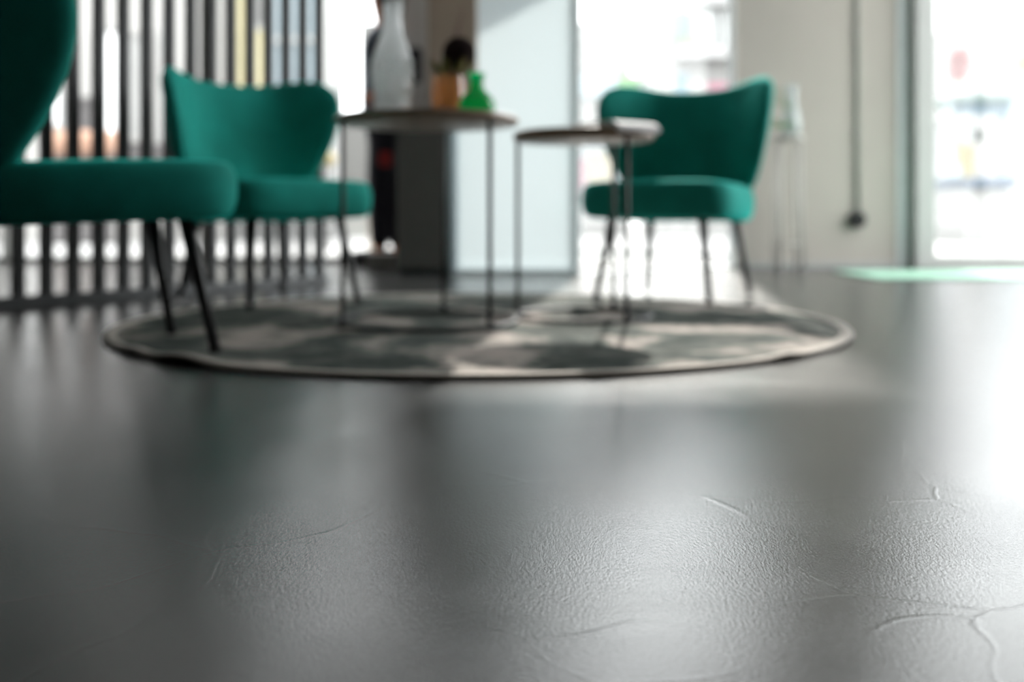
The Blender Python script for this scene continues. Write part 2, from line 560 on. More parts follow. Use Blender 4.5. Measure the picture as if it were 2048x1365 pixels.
# clear window between frosted panel and beige wall
glazing('window_2', (X(1152, 5.3), 5.3), (wx0 - 0.01, WY + 0.1), 1, sill=0.012, fw=0.02, mat='framew')
# right side shopfront
glazing('window_3', (3.42, 3.2), (3.42, 5.9), 2, sill=0.05)
struct(box('wall_right', 3.35, 3.5, -3.2, 3.17, 0, CEIL, 'walld'))

# frosted window panel with its pale frame
FY = 5.3
fx0, fx1 = X(905, FY), X(1146, FY)
w4 = struct(empty('window_4', (0, 0, 0)))
box('pane', fx0, fx1, FY - 0.004, FY + 0.004, 0.03, CEIL, 'frost', w4, bevel=0)
box('bottom_rail', fx0, fx1, FY - 0.03, FY + 0.03, 0, 0.03, 'framew', w4)
box('frame_post', fx1, X(1153, FY), FY - 0.03, FY + 0.03, 0, CEIL, 'framew', w4)
pts = [(X(902, FY), FY, 0.0), (X(902, FY), FY, CEIL)]
tube('frame_post', pts, 0.036, 'frameb', w4, 20)

# glass door at the right
DY = 5.95
d1 = struct(empty('door_1', (0, 0, 0)))
dx0, dxg = X(1828, DY), X(1866, DY)
DX1 = 3.36
box('jamb', dx0, dxg, DY - 0.04, DY + 0.04, 0.0, CEIL, 'frame', d1)
box('bottom_rail', dxg, DX1, DY - 0.04, DY + 0.04, 0.0, 0.075, 'frame', d1)
box('top_rail', dxg, DX1, DY - 0.04, DY + 0.04, 2.3, 2.42, 'frame', d1)
box('jamb', DX1 - 0.06, DX1, DY - 0.04, DY + 0.04, 0.075, 2.3, 'frame', d1)
box('pane', dxg, DX1 - 0.06, DY - 0.004, DY + 0.004, 0.075, 2.3, 'glass', d1, bevel=0)
box('fanlight', dxg, DX1 - 0.06, DY - 0.004, DY + 0.004, 2.42, CEIL, 'glass', d1, bevel=0)
struct(box('trim_1', X(1794, WY), X(1819, WY), WY - 0.006, WY + 0.22, 0, CEIL, 'framew'))
struct(box('trim_2', X(1818, WY), dx0 + 0.02, WY + 0.0, WY + 0.06, 0, CEIL, 'taupe_dark', bevel=0.001))

# ------------------------------------------------------------------ outside
struct(box('pavement', -40, 40, 6.76, 60, -0.30, -0.02, 'pave', bevel=0))
struct(box('pavement', 3.51, 40, -20, 6.75, -0.30, -0.02, 'pave', bevel=0))

# ------------------------------------------------------------------ rug
RX, RY, RR = -0.085, 2.86, 1.0
def edge_lift(a):
    """ripples where the near left edge does not lie flat (a = angle round the rug)"""
    def bump(c, w, h):
        d = (a - c + PI) % (2 * PI) - PI
        return h * math.exp(-(d / w) ** 2)
    return bump(math.radians(233), 0.085, 0.014) + bump(math.radians(221), 0.06, 0.008) + bump(math.radians(312), 0.05, 0.006)
def make_rug():
    root = empty('round_rug', (RX, RY, 0))
    tag(root, 'round distressed green-grey and beige rug with cream bound edge', 'rug')
    n = 180
    rr = [0, .25, .5, .7, .82, .9, .95, .975]
    vs, fs = [], []
    def h(r, a): return 0.010 + edge_lift(a) * max(0, (r - 0.90) / 0.10) ** 1.3
    idx = []
    for i, r in enumerate(rr):
        row = []
        for j in range(n if i else 1):
            a = 2 * PI * j / n
            vs.append((r * RR * math.cos(a), r * RR * math.sin(a), h(r, a))); row.append(len(vs) - 1)
        idx.append(row)
    for j in range(n):
        k = (j + 1) % n
        fs.append((idx[0][0], idx[1][j], idx[1][k]))
        for i in range(1, len(rr) - 1):
            fs.append((idx[i][j], idx[i + 1][j], idx[i + 1][k], idx[i][k]))
    # underside
    base = len(vs)
    for (x, y, z) in list(vs): vs.append((x, y, z - 0.009))
    for f in list(fs): fs.append(tuple(base + i for i in f[::-1]))
    from_py('field', vs, fs, 'rug', root)
    # bound edge: flattened roll round the rim
    bm = bmesh.new()
    rings = []
    for j in range(n):
        a = 2 * PI * j / n
        ring = []
        for k in range(10):
            t = 2 * PI * k / 10
            r = 0.983 + 0.017 * math.cos(t)
            z = h(min(1, r), a) - 0.0035 + 0.0065 * math.sin(t)
            ring.append(bm.verts.new((r * RR * math.cos(a), r * RR * math.sin(a), z)))
        rings.append(ring)
    for j in range(n):
        r1, r2 = rings[j], rings[(j + 1) % n]
        for k in range(10):
            bm.faces.new((r1[k], r2[k], r2[(k + 1) % 10], r1[(k + 1) % 10]))
    o = from_bm('binding', bm, 'binding', root, True)
    o['label'] = 'cream bound edge'
    return root
make_rug()
RUG_Z = 0.0105

# ------------------------------------------------------------------ chairs
def make_chair():
    """local +x is the way the chair faces"""
    root = empty('lounge_chair', (0, 0, 0))
    ZB, TH = 0.343, 0.064
    def spos(u, v):
        w = 0.275 - 0.025 * max(0, -u)
        return (0.06 + 0.275 * u, w * v, ZB + 0.010 * u + 0.012 * (1 - u * u) * (1 - v * v))
    cushion('seat', spos, lambda u, v: TH, 'velvet', root, e=5.5, p=26.0, nr=26)
    Z0, Z1 = 0.335, 0.80
    def bpos(u, v):
        t = (v + 1) / 2
        w = 0.220 + 0.110 * math.sin(min(1, t / 0.86) * PI / 2) - 0.012 * max(0, (t - 0.86) / 0.14)
        lift = 0.052 * abs(u) ** 3 * t          # wings rise a little above the middle
        x = -0.185 - 0.085 * t + (0.03 + 0.195 * math.sin(min(1, t / 0.75) * PI / 2) - 0.05 * max(0, (t - 0.75) / 0.25)) * abs(u) ** 3.1
        return (x, w * u, Z0 + (Z1 - Z0) * t - 0.02 * (1 - u * u) * t + lift)
    cushion('backrest', bpos, lambda u, v: 0.044, 'velvet', root, e=6.0, p=9.0, nr=22)
    zt = ZB - TH + 0.012
    for sx, sy in ((1, 1), (1, -1), (-1, 1), (-1, -1)):
        top = Vector((0.02 + 0.20 * sx, 0.165 * sy, zt))
        foot = Vector((0.02 + 0.255 * sx, 0.205 * sy, 0.004))
        leg = tube('leg', [top, top.lerp(foot, .5), foot], [0.0165, 0.014, 0.0115], 'black', root, 12)
        bm = bmesh.new()
        tube_bm(bm, [foot + Vector((0, 0, 0.008)), foot + Vector((0, 0, -0.004))], [0.0132, 0.0132], 12)
        from_bm('foot_cap', bm, 'rubber', leg, True)
        bm = bmesh.new()
        box_bm(bm, top + Vector((0, 0, 0.0)), (0.07, 0.06, 0.006), 0.002)
        from_bm('mounting_plate', bm, 'black', leg)
    return root

G = 'green velvet lounge chairs round the low tables'
def place(o, x, y, fx, fy, z=RUG_Z):
    o.location = (x, y, z)
    o.rotation_euler = (0, 0, math.atan2(fy, fx))
ch = make_chair()
chairs = [ch, copy_tree(ch), copy_tree(ch)]
tag(chairs[0], 'green velvet wingback chair nearest the camera, cut by the left edge', 'chair', G)
tag(chairs[1], 'green velvet wingback chair standing in front of the charcoal slat screen', 'chair', G)
tag(chairs[2], 'green velvet wingback chair with its back to the big window beside the smaller table', 'chair', G)
place(chairs[0], -0.985, 2.215, 0.854, 0.523)
place(chairs[1], -0.868, 3.53, 0.68, -0.733)
place(chairs[2], 0.605, 3.69, -0.47, -0.883)

# ------------------------------------------------------------------ tables
def side_table(x, y, R, ztop, th, angs, label):
    root = empty('side_table', (x, y, RUG_Z))
    tag(root, label, 'table', 'round wood and black wire side tables')
    zt = ztop - RUG_Z
    lr = 0.0065
    b = 0.004
    lathe('tabletop', [(0, zt), (R - 0.002 - b, zt), (R - 0.004, zt - 0.0015), (R, zt - b), (R, zt - th + b), (R - b, zt - th), (0, zt - th)], 'topwood', root, 64)
    t = lathe('edge_band', [(R + 0.0012, zt - b), (R + 0.003, zt - th / 2), (R + 0.0012, zt - th + b), (R - 0.001, zt - th + b), (R - 0.001, zt - b), (R + 0.0012, zt - b)], 'rimwood', root, 64)
    for a in angs:
        a = math.radians(a)
        c, s = (R - 0.005) * math.cos(a), (R - 0.005) * math.sin(a)
        leg = tube('leg', [(c, s, zt - th), (c, s, 0.004)], lr, 'black', root, 12)
        lathe('foot_cap', [(0, 0), (0.008, 0), (0.008, 0.026), (lr, 0.03), (0, 0.03)], 'black', leg, 14, (c, s, 0))
    rad = R - 0.005
    ring = [(rad * math.cos(2 * PI * i / 64), rad * math.sin(2 * PI * i / 64), 0.0075) for i in range(64)]
    tube('base_ring', ring, 0.0062, 'black', root, 10, True)
    return root
T1 = (-0.235, 2.78, 0.578)
T2 = (0.208, 2.93, 0.550)
side_table(T1[0], T1[1], 0.252, T1[2], 0.020, (211, 316, 83), 'larger taller round wooden side table carrying the bottle and vases')
side_table(T2[0], T2[1], 0.202, T2[2], 0.027, (166, 303, 58), 'smaller round side table between the tall table and right chair')

# ------------------------------------------------------------------ slat screen
def slat_screen():
    A = Vector((-1.67, 3.28, 0)); u = Vector((0.5618, 0.8272, 0)).normalized()
    root = empty('slat_screen', (A.x, A.y, 0), math.atan2(u.y, u.x))
    tag(root, 'tall charcoal screen of upright wooden slats behind the left chairs', 'screen')
    s0, sp, i0, i1 = 0.062, 0.0988, -9, 14
    box('bottom_rail', s0 + i0 * sp - 0.03, s0 + i1 * sp + 0.03, -0.03, 0.03, 0.0, 0.042, 'slat', root)
    box('top_rail', s0 + i0 * sp - 0.03, s0 + i1 * sp + 0.03, -0.03, 0.03, CEIL - 0.05, CEIL - 0.001, 'slat', root)
    first = None
    for i in range(i0, i1 + 1):
        if first is None:
            first = box('slat', -0.014, 0.014, -0.024, 0.024, 0.042, CEIL - 0.05, 'slat', root, 0.003)
            o = first
        else:
            o = first.copy(); C.objects.link(o); o.parent = root
        o.location = (s0 + i * sp, 0, 0)
    return root
slat_screen()

# ------------------------------------------------------------------ pieces by the frosted window
cb = empty('counter_cabinet', (X(842, 5.28), 5.36, 0))
tag(cb, 'dark brown cabinet standing left of the frosted window', 'cabinet')
hw = (X(889, 5.22) - X(795, 5.22)) / 2
box('body', -hw, hw, -0.125, 0.19, 0.03, 0.80, 'darkbox', cb, 0.004)
box('plinth', -hw + 0.01, hw - 0.01, -0.11, 0.18, 0.0, 0.03, 'black', cb, 0.002)
box('door', -hw + 0.004, hw - 0.004, -0.14, -0.125, 0.034, 0.79, 'darkbox', cb, 0.003)
box('worktop', -hw - 0.006, hw + 0.006, -0.145, 0.19, 0.80, 0.825, 'darkbox', cb, 0.004)
hp = empty('hanging_panel', (X(905, 5.15), 5.16, 0.9))
tag(hp, 'tall brown panel hanging beside the frosted window above the dark cabinet', 'panel')
pw = (X(955, 5.15) - X(856, 5.15)) / 2
box('board', -pw, pw, -0.03, 0.03, 0.0, CEIL - 0.9 - 0.03, 'brown', hp, 0.006)
box('fixing_rail', -pw * .9, pw * .9, -0.025, 0.025, CEIL - 0.9 - 0.03, CEIL - 0.9, 'black', hp, 0.002)
sp_ = tag(box('stone_step', X(735, 5.75), X(802, 5.75), 5.68, 5.84, 0.0, 0.095, 'step', None, 0.012), 'low grey stone block on the floor left of the dark cabinet', 'block')

# entrance mat
mt = empty('door_mat', (2.55, 5.2, 0))
tag(mt, 'pale mint green mat on the floor before the glass door', 'mat')
box('pile', -0.78, 0.78, -0.33, 0.33, 0.001, 0.008, 'mat', mt, 0.003)
box('backing', -0.80, 0.80, -0.35, 0.35, 0.0, 0.003, 'rubber', mt, 0.001)

# cable and socket on the beige wall
sk = empty('wall_socket', (X(1712, WY), WY, Z(440, WY)))
tag(sk, 'dark round socket with a grey cable conduit on the beige wall', 'socket')
def disc_y(name, r, y0, y1, mat, parent, n=24):
    vs, fs = lathe_data([(0, 0), (r * .92, 0), (r, 0.15 * (y1 - y0)), (r, y1 - y0), (0, y1 - y0)], n)
    vs = [(a, y0 + c, b) for a, b, c in vs]
    return from_py(name, vs, fs, mat, parent, False)
disc_y('housing', 0.050, -0.045, 0.0, 'socket', sk)
disc_y('cover_ring', 0.036, -0.052, -0.045, 'rubber', sk)
tube('conduit', [(0.008, -0.012, 0.04), (0.008, -0.012, CEIL - Z(440, WY))], 0.011, 'conduit', sk, 12)
for z in (0.5, 1.1, 1.7, 2.3):
    box('clip', -0.012, 0.028, -0.025, -0.0, z, z + 0.018, 'conduit', sk, 0.002)

# plant stand and vase of greenery at the wall
PSX, PSY = X(1576, 5.75), 5.75
ps = empty('plant_stand', (PSX, PSY, 0))
tag(ps, 'slim taupe plant stand against the beige wall behind the right chair', 'stand')
lathe('shelf', [(0, .742), (.088, .742), (.092, .748), (.092, .760), (.088, .766), (0, .766)], 'taupe', ps, 32)
for a in (45, 135, 225, 315):
    c, s = .080 * math.cos(math.radians(a)), .080 * math.sin(math.radians(a))
    tube('leg', [(c, s, 0.742), (c * 1.15, s * 1.15, 0.0)], 0.009, 'taupe', ps, 10)
lathe('lower_shelf', [(0, .14), (.08, .14), (.082, .15), (0, .15)], 'taupe', ps, 32)
gv = empty('glass_vase', (PSX + 0.02, PSY, 0.766))
tag(gv, 'clear glass vase of green sprigs on the slim stand', 'vase')
lathe('body', [(0, 0), (.040, 0), (.052, .02), (.055, .07), (.044, .13), (.030, .18), (.028, .24), (.036, .29), (.034, .29), (.026, .24), (.028, .18), (.042, .13), (.052, .07), (.049, .022), (.038, .005), (0, .005)], 'vaseclear', gv, 32)
def leaf_mesh(name, L, w, mat, parent, loc, rot, curl=0.2):
    """lens-shaped leaf with a fold and a little thickness"""
    n = 7
    vs = []
    for i in range(n):
        t = i / (n - 1)
        ww = w * math.sin(PI * (0.04 + 0.92 * t)) ** 0.8
        z = curl * L * t * t
        for s in (-1, 0, 1):
            vs.append((t * L, s * ww, z + (0.18 * ww if s else 0)))
    m = len(vs)
    vs += [(x, y, z - 0.0012) for x, y, z in vs]
    fs = []
    for i in range(n - 1):
        for k in range(2):
            a = i * 3 + k
            fs.append((a, a + 3, a + 4, a + 1)); fs.append((m + a, m + a + 1, m + a + 4, m + a + 3))
        fs.append((i * 3, m + i * 3, m + i * 3 + 3, i * 3 + 3)); fs.append((i * 3 + 2, i * 3 + 5, m + i * 3 + 5, m + i * 3 + 2))
    o = from_py(name, vs, fs, mat, parent, True)
    o.location = loc; o.rotation_euler = rot
    return o
gs = empty('green_sprig', (PSX - 0.02, PSY - 0.01, 0.775))
tag(gs, 'green leafy sprigs standing in the clear vase by the wall', 'plant')
for i in range(3):
    a = i * 2.1
    tube('stem', [(0.02, 0.005, 0.0), (0.02 + .02 * math.cos(a), .02 * math.sin(a), 0.14), (-0.02 + .04 * math.cos(a), .04 * math.sin(a), 0.26)], 0.003, 'leaf', gs, 6)
for i in range(11):
    a = random.uniform(0, 2 * PI); z = random.choice((0.03, 0.05, 0.15, 0.17))
    leaf_mesh('leaf', random.uniform(.05, .08), .018, 'leaf', gs, (-0.015 + .02 * math.cos(a), .02 * math.sin(a), z), (0, random.uniform(-.5, .1), a + PI * 0.0))

# ------------------------------------------------------------------ things on the tables
zt = T1[2]
bt = empty('glass_bottle', (X(785, 2.78), 2.78, zt))
tag(bt, 'tall embossed clear glass bottle with narrow neck on the larger table', 'bottle')
prof = [(0, 0), (.046, 0), (.052, .006), (.051, .03), (.049, .055), (.053, .085), (.057, .115), (.0565, .145), (.050, .175), (.040, .205), (.031, .232), (.026, .260), (.0245, .290), (.027, .296), (.027, .304), (.0245, .310), (.026, .326)]
inner = [(max(0, r - .004), z + (.004 if z < .01 else 0)) for r, z in prof[::-1]]
lathe('body', prof, 'crystal', bt, 40)
# raised dots, the embossing
bm = bmesh.new()
for k in range(5):
    z = .05 + .026 * k
    r = [.0495, .052, .0555, .0570, .0545][k]
    for j in range(12):
        a = 2 * PI * (j + .5 * (k % 2)) / 12
        bmesh.ops.create_icosphere(bm, subdivisions=1, radius=.0065, matrix=Matrix.Translation((r * math.cos(a), r * math.sin(a), z)))
eb = from_bm('embossing', bm, 'crystal', bt, True)
eb['kind'] = 'stuff'
lathe('stopper', [(0, .318), (.021, .318), (.0215, .335), (.030, .340), (.031, .352), (.022, .362), (0, .364)], 'gasket', bt, 24)

am = empty('amber_vase', (X(897, 2.83), 2.83, zt))
tag(am, 'squat amber glass vase with dried flowers on the larger table', 'vase')
lathe('body', [(0, 0), (.040, 0), (.046, .005), (.048, .05), (.047, .10), (.043, .112), (.045, .122)], 'amber', am, 36)
lathe('refracted_glow_core', [(0, .011), (.022, .011), (.023, .013), (.023, .042), (.020, .046), (0, .046)], 'refracted', am, 24).name = 'refracted_glow'  # orange core paints the glow of light refracted by the amber glass
gn = empty('green_vase', (X(954, 2.68), 2.68, zt))
tag(gn, 'bulbous emerald green glass vase with short flared neck on the larger table', 'vase')
pg = [(0, 0), (.042, 0), (.048, .006), (.050, .02), (.047, .036), (.036, .05), (.023, .06), (.018, .072), (.0175, .090), (.021, .102), (.024, .107)]
lathe('body', pg, 'green', gn, 36)

fl = empty('dried_flower', (X(903, 2.83), 2.83, zt + 0.05))
tag(fl, 'dark plum dried flower head with olive leaves in the amber vase', 'flower')
hc = Vector((0.022, -0.004, Z(108, 2.83) - zt - 0.05))
tube('stem', [(0, 0, -0.001), (0.004, 0, 0.05), tuple(hc)], .004, 'olive', fl, 8)
bm = bmesh.new()
bmesh.ops.create_icosphere(bm, subdivisions=3, radius=.040, matrix=Matrix.Translation(hc))
for v in bm.verts:
    d = (v.co - hc).normalized()
    v.co += d * random.uniform(-.004, .004)
from_bm('flower_head', bm, 'petal', fl, True)
bm = bmesh.new()
for i in range(230):
    zz = 1 - 2 * (i + .5) / 230; th = i * 2.39996
    rr = math.sqrt(max(0, 1 - zz * zz))
    d = Vector((rr * math.cos(th), rr * math.sin(th), zz))
    q = d.to_track_quat('Z', 'Y').to_matrix()
    for k in range(4):
        a = k * PI / 2 + i
        p0 = hc + d * .040
        e1 = q @ Vector((math.cos(a), math.sin(a), 0.35)); e2 = q @ Vector((math.cos(a + .7), math.sin(a + .7), 0.5)); e3 = q @ Vector((math.cos(a - .7), math.sin(a - .7), 0.5))
        vs = [bm.verts.new(p0), bm.verts.new(p0 + e3 * .009), bm.verts.new(p0 + e1 * .014), bm.verts.new(p0 + e2 * .009)]
        bm.faces.new(vs)
pt = from_bm('petals', bm, 'petal', fl, False); pt['kind'] = 'stuff'
for i in range(8):
    a = -2.6 + i * .8
    leaf_mesh('leaf', .06, .014, 'olive', fl, (0.03 * math.cos(a), 0.03 * math.sin(a), 0.070), (0, -0.75, a), .1)
pl = empty('dried_plume', (X(912, 2.86), 2.86, zt + 0.05))
tag(pl, 'pale pinkish feathery dried plume rising behind the plum flower head', 'flower')
tube('stem', [(-.01, 0, -.001), (-.012, .01, .09), (.012, .012, .23)], .0025, 'plume', pl, 6)
bm = bmesh.new()
for i in range(260):
    t = random.random()
    p0 = Vector((-.012, .01, .15)).lerp(Vector((.018, .012, .265)), t)
    a = random.uniform(0, 2 * PI)
    ln = random.uniform(.012, .030) * (1.1 - .5 * t)
    d = Vector((math.cos(a), math.sin(a), .55)).normalized()
    sd = d.cross(Vector((0, 0, 1))).normalized() * .0012
    v = [bm.verts.new(p0 - sd), bm.verts.new(p0 + sd), bm.verts.new(p0 + d * ln)]
    bm.faces.new(v)
pp = from_bm('plume_hairs', bm, 'plume', pl); pp['kind'] = 'stuff'

# booklet whose end droops over the right edge of the smaller table
bk = empty('booklet', (T2[0] + 0.060, T2[1] - 0.085, T2[2]), -0.95)
tag(bk, 'white paper booklet drooping over the right edge of the smaller table', 'booklet')
def sheet(name, z, L, w, th, mat, droop):
    n = 16; vs = []; fs = []
    for side in (0, 1):
        for i in range(n + 1):
            s = i / n * L
            flat = 0.162
            if s <= flat: x, zz, ang = s, 0, 0
            else:
                k = (s - flat); Rb = droop
                ang = min(k / Rb, 1.05); x = flat + Rb * math.sin(ang); zz = -Rb * (1 - math.cos(ang))
                if k / Rb > 1.05:
                    ex = k - 1.05 * Rb; x += ex * math.cos(1.05); zz -= ex * math.sin(1.05)
            nx, nz = math.sin(ang), math.cos(ang)
            o_ = z + (th if side else 0)
            for y in (-w / 2, w / 2):
                vs.append((x - 0.06 + nx * o_, y, zz + nz * o_))
    m = 2 * (n + 1)
    for i in range(n):
        a = 2 * i
        fs.append((m + a, m + a + 2, m + a + 3, m + a + 1)); fs.append((a, a + 1, a + 3, a + 2))
        fs.append((a, a + 2, m + a + 2, m + a)); fs.append((a + 1, m + a + 1, m + a + 3, a + 3))
    fs.append((0, m, m + 1, 1)); fs.append((2 * n, 2 * n + 1, m + 2 * n + 1, m + 2 * n))
    return from_py(name, vs, fs, mat, bk, False)
sheet('cover', 0.0006, 0.198, .15, .0015, 'paper', .032)
sheet('pages', 0.0023, 0.195, .146, .011, 'paper', .032)
sheet('cover', 0.0135, 0.198, .15, .0015, 'paper', .032)

# ------------------------------------------------------------------ person
def skin_mesh(name, verts, edges, radii, mat, parent, root=0, sub=2):
    me = bpy.data.meshes.new(name)
    me.from_pydata([Vector(v) for v in verts], edges, [])
    o = bpy.data.objects.new(name, me); C.objects.link(o)
    me.materials.append(M[mat])
    o.modifiers.new('skin', 'SKIN')
    sv = me.skin_vertices[0].data
    for i, r in enumerate(radii):
        r = r if isinstance(r, tuple) else (r, r)
        sv[i].radius = r
        sv[i].use_root = (i == root)
    o.modifiers['skin'].use_smooth_shade = True
    ss = o.modifiers.new('sub', 'SUBSURF'); ss.levels = sub; ss.render_levels = sub
    if parent: o.parent = parent
    return o
def make_person():
    root = empty('person', (X(771, 6.15), 6.15, 0))
    tag(root, 'person in dark navy jacket standing in profile behind the larger table', 'person')
    # local: faces -x; y is across the body (near arm at -y)
    V = [(0, 0, .92), (0.01, 0, 1.08), (0.01, 0, 1.25), (0.0, 0, 1.40), (-.005, 0, 1.48), (-.02, 0, 1.56), (-.02, 0, 1.64), (-.015, 0, 1.70)]
    R = [(.11, .13), (.10, .11), (.10, .12), (.075, .11), .050, (.078, .066), (.098, .078), (.07, .055)]
    E = [(i, i + 1) for i in range(7)]
    def chain(start, pts, rad):
        prev = start
        for p, r in zip(pts, rad):
            V.append(p); R.append(r); E.append((prev, len(V) - 1)); prev = len(V) - 1
        return prev
    def hand(wrist, direction, side):
        d = Vector(direction).normalized(); w = Vector(V[wrist])
        across = Vector((-d.z, 0, d.x)).normalized()
        palm = w + d * .055
        V.append(tuple(palm)); R.append(.024); E.append((wrist, len(V) - 1)); pi_ = len(V) - 1
        for k, ln in enumerate((.075, .088, .080, .062)):
            o_ = across * (-.026 + .0175 * k)
            chain(pi_, [tuple(palm + o_ + d * .03), tuple(palm + o_ * 1.1 + d * (.03 + ln * .5) + Vector((0, side * .008, 0))), tuple(palm + o_ * 1.1 + d * (.02 + ln) + Vector((0, side * .024, 0)))], [.0095, .0088, .0075])
        th = w + d * .03 - across * .03
        chain(pi_, [tuple(th), tuple(th - across * .014 + d * .035)], [.0105, .0085])
    # near arm: elbow bent backwards, hand at the front pocket
    a = chain(3, [(.01, -.19, 1.37), (.15, -.23, 1.14), (.03, -.20, 1.03)], [.042, .040, .032])
    hand(a, (-1, .1, -.25), 1)
    b = chain(3, [(.01, .19, 1.37), (.05, .22, 1.12), (-.06, .20, .90)], [.042, .040, .032])
    hand(b, (-.3, 0, -1), -1)
    for s, fx in ((-1, -.04), (1, .05)):
        e = chain(0, [(0, s * .095, .86), (-.015 + fx * .4, s * .10, .50), (fx + .02, s * .10, .10), (fx, s * .10, .055)], [.088, .06, .042, .04])
        chain(e, [(fx - .07, s * .105, .036), (fx - .15, s * .11, .030)], [.036, .026])
    skin_mesh('body', V, E, R, 'skin', root)
    # face: nose, ears, eyes, mouth
    lathe('nose', [(0, .03), (.009, .015), (.014, 0), (.010, -.006), (0, -.008)], 'skin', root, 12, (-.075, 0, 1.595))
    for s in (-1, 1):
        bm = bmesh.new(); bmesh.ops.create_uvsphere(bm, u_segments=10, v_segments=8, radius=.011, matrix=Matrix.Translation((-.086, s * .028, 1.625)))
        from_bm('eye', bm, 'fpanew', root, True)
        bm = bmesh.new(); bmesh.ops.create_uvsphere(bm, u_segments=10, v_segments=8, radius=.03, matrix=Matrix.Translation((-.01, s * .068, 1.605)) @ Matrix.Diagonal((.6, .35, 1, 1)))
        from_bm('ear', bm, 'skin', root, True)
    box('mouth', -.102, -.09, -.022, .022, 1.545, 1.555, 'red', root, .004)
    # hair: cap running down the back of the neck
    bm = bmesh.new()
    bmesh.ops.create_uvsphere(bm, u_segments=24, v_segments=16, radius=1, matrix=Matrix.Translation((.012, 0, 1.635)) @ Matrix.Diagonal((.108, .094, .115, 1)))
    for v in bm.verts:
        if v.co.x < -.035 and v.co.z < 1.685: v.co.x = -.035 + (v.co.x + .035) * .15
        if v.co.x > .0 and v.co.z < 1.63: v.co.z = 1.63 - (1.63 - v.co.z) * 2.0
    from_bm('hair', bm, 'hair', root, True)
    # jacket: shell over the trunk with both sleeves
    JV = [(0, 0, .80), (0.0, 0, .95), (0.01, 0, 1.10), (0.01, 0, 1.26), (0.0, 0, 1.40), (-.004, 0, 1.475)]
    JR = [(.165, .19), (.165, .19), (.155, .17), (.17, .20), (.15, .18), (.085, .085)]
    JE = [(i, i + 1) for i in range(5)]
    def sl(pts, rad):
        prev = 4
        for p, r in zip(pts, rad):
            JV.append(p); JR.append(r); JE.append((prev, len(JV) - 1)); prev = len(JV) - 1
    sl([(.012, -.195, 1.37), (.155, -.235, 1.14), (.02, -.203, 1.03)], [.072, .062, .050])
    sl([(.012, .195, 1.37), (.055, .225, 1.12), (-.05, .203, .93)], [.072, .062, .050])
    skin_mesh('jacket', JV, JE, JR, 'jacket', root)
    TV = [(0, 0, .94), (0, 0, .86)]; TR = [(.135, .16), (.13, .15)]; TE = [(0, 1)]
    for s, fx in ((-1, -.04), (1, .05)):
        prev = 1
        for p, r in zip([(0, s * .095, .78), (-.015 + fx * .4, s * .10, .50), (fx + .02, s * .10, .10)], [.10, .075, .062]):
            TV.append(p); TR.append(r); TE.append((prev, len(TV) - 1)); prev = len(TV) - 1
    skin_mesh('trousers', TV, TE, TR, 'trouser', root)
    for s, fx in ((-1, -.04), (1, .05)):
        bm = bmesh.new()
        bmesh.ops.create_uvsphere(bm, u_segments=20, v_segments=12, radius=1, matrix=Matrix.Translation((fx - .055, s * .107, .045)) @ Matrix.Diagonal((.145, .050, .06, 1)))
        for v in bm.verts:
            v.co.z = max(v.co.z, .0)
        from_bm('shoe', bm, 'shoe', root, True)
    return root
person = make_person()
# bag at the elbow of the person
bg_ = empty('shoulder_bag', (X(829, 5.90), 5.80, Z(170, 5.9)))
tag(bg_, 'small dark navy bag hanging behind the elbow of the person', 'bag')
box('body', -.035, .05, -.04, .04, 0, .20, 'trouser', bg_, .02)
tube('strap', [(-.02, 0, .19), (-.09, .03, .29), (-.20, .07, .375)], .008, 'trouser', bg_, 8)
tg = tag(box('red_pouch', X(757, 5.93), X(781, 5.93), 5.94, 5.99, Z(333, 5.93), Z(303, 5.93), 'red', None, .012), 'small red pouch hanging at the hip of the person', 'pouch')

# ------------------------------------------------------------------ the street
def facade(name, x0, x1, y, h, mat, label, depth=3.0):
    r = empty(name, ((x0 + x1) / 2, y, -0.02)); tag(r, label, 'building', 'buildings across the street')
    box('wall', x0 - (x0 + x1) / 2, x1 - (x0 + x1) / 2, 0, depth, 0, h, mat, r, 0.01)
    return r
def rect(r, name, px0, px1, py0, py1, y, mat, off=0.03, th=0.05, frame=None, par=None):
    """framed pane or band on a facade at depth y, standing proud by off"""
    cx = r.location.x
    x0, x1 = X(px0, y), X(px1, y); z1, z0 = Z(py0, y) + .02, Z(py1, y) + .02
    o = box(name, x0 - cx, x1 - cx, -off, -off + th, max(0, z0), z1, mat, par or r, 0.004)
    if frame:
        w = .06
        for (a, b_, c, d) in ((x0 - w, x0, z0 - w, z1 + w), (x1, x1 + w, z0 - w, z1 + w), (x0, x1, z0 - w, z0), (x0, x1, z1, z1 + w)):
            box('window_frame', a - cx, b_ - cx, -off - .04, -off + .02, max(0, c), d, frame, o, 0.004)
    return o
Y1 = 13.0
f1 = facade('grey_building', X(-760, Y1), X(412, Y1), Y1, 8.5, 'fgrey', 'grey rendered building seen through the slat screen', 1.0)
rect(f1, 'window', 196, 248, 66, 282, Y1, 'fbright', frame='fwhite')
rect(f1, 'window', 258, 292, 70, 275, Y1, 'fwhite', frame='fgrey')
rect(f1, 'window', 318, 330, 60, 330, Y1, 'fwhite')
rect(f1, 'door', 140, 186, 205, 432, Y1, 'fdark', frame='fdark')
rect(f1, 'window', 40, 122, 60, 250, Y1, 'fbright', frame='fwhite')
rect(f1, 'shopfront_band', 186, 412, 288, 400, Y1, 'fdark', off=.06)
rect(f1, 'window', -300, -90, 60, 330, Y1, 'fpanew', frame='fwhite')
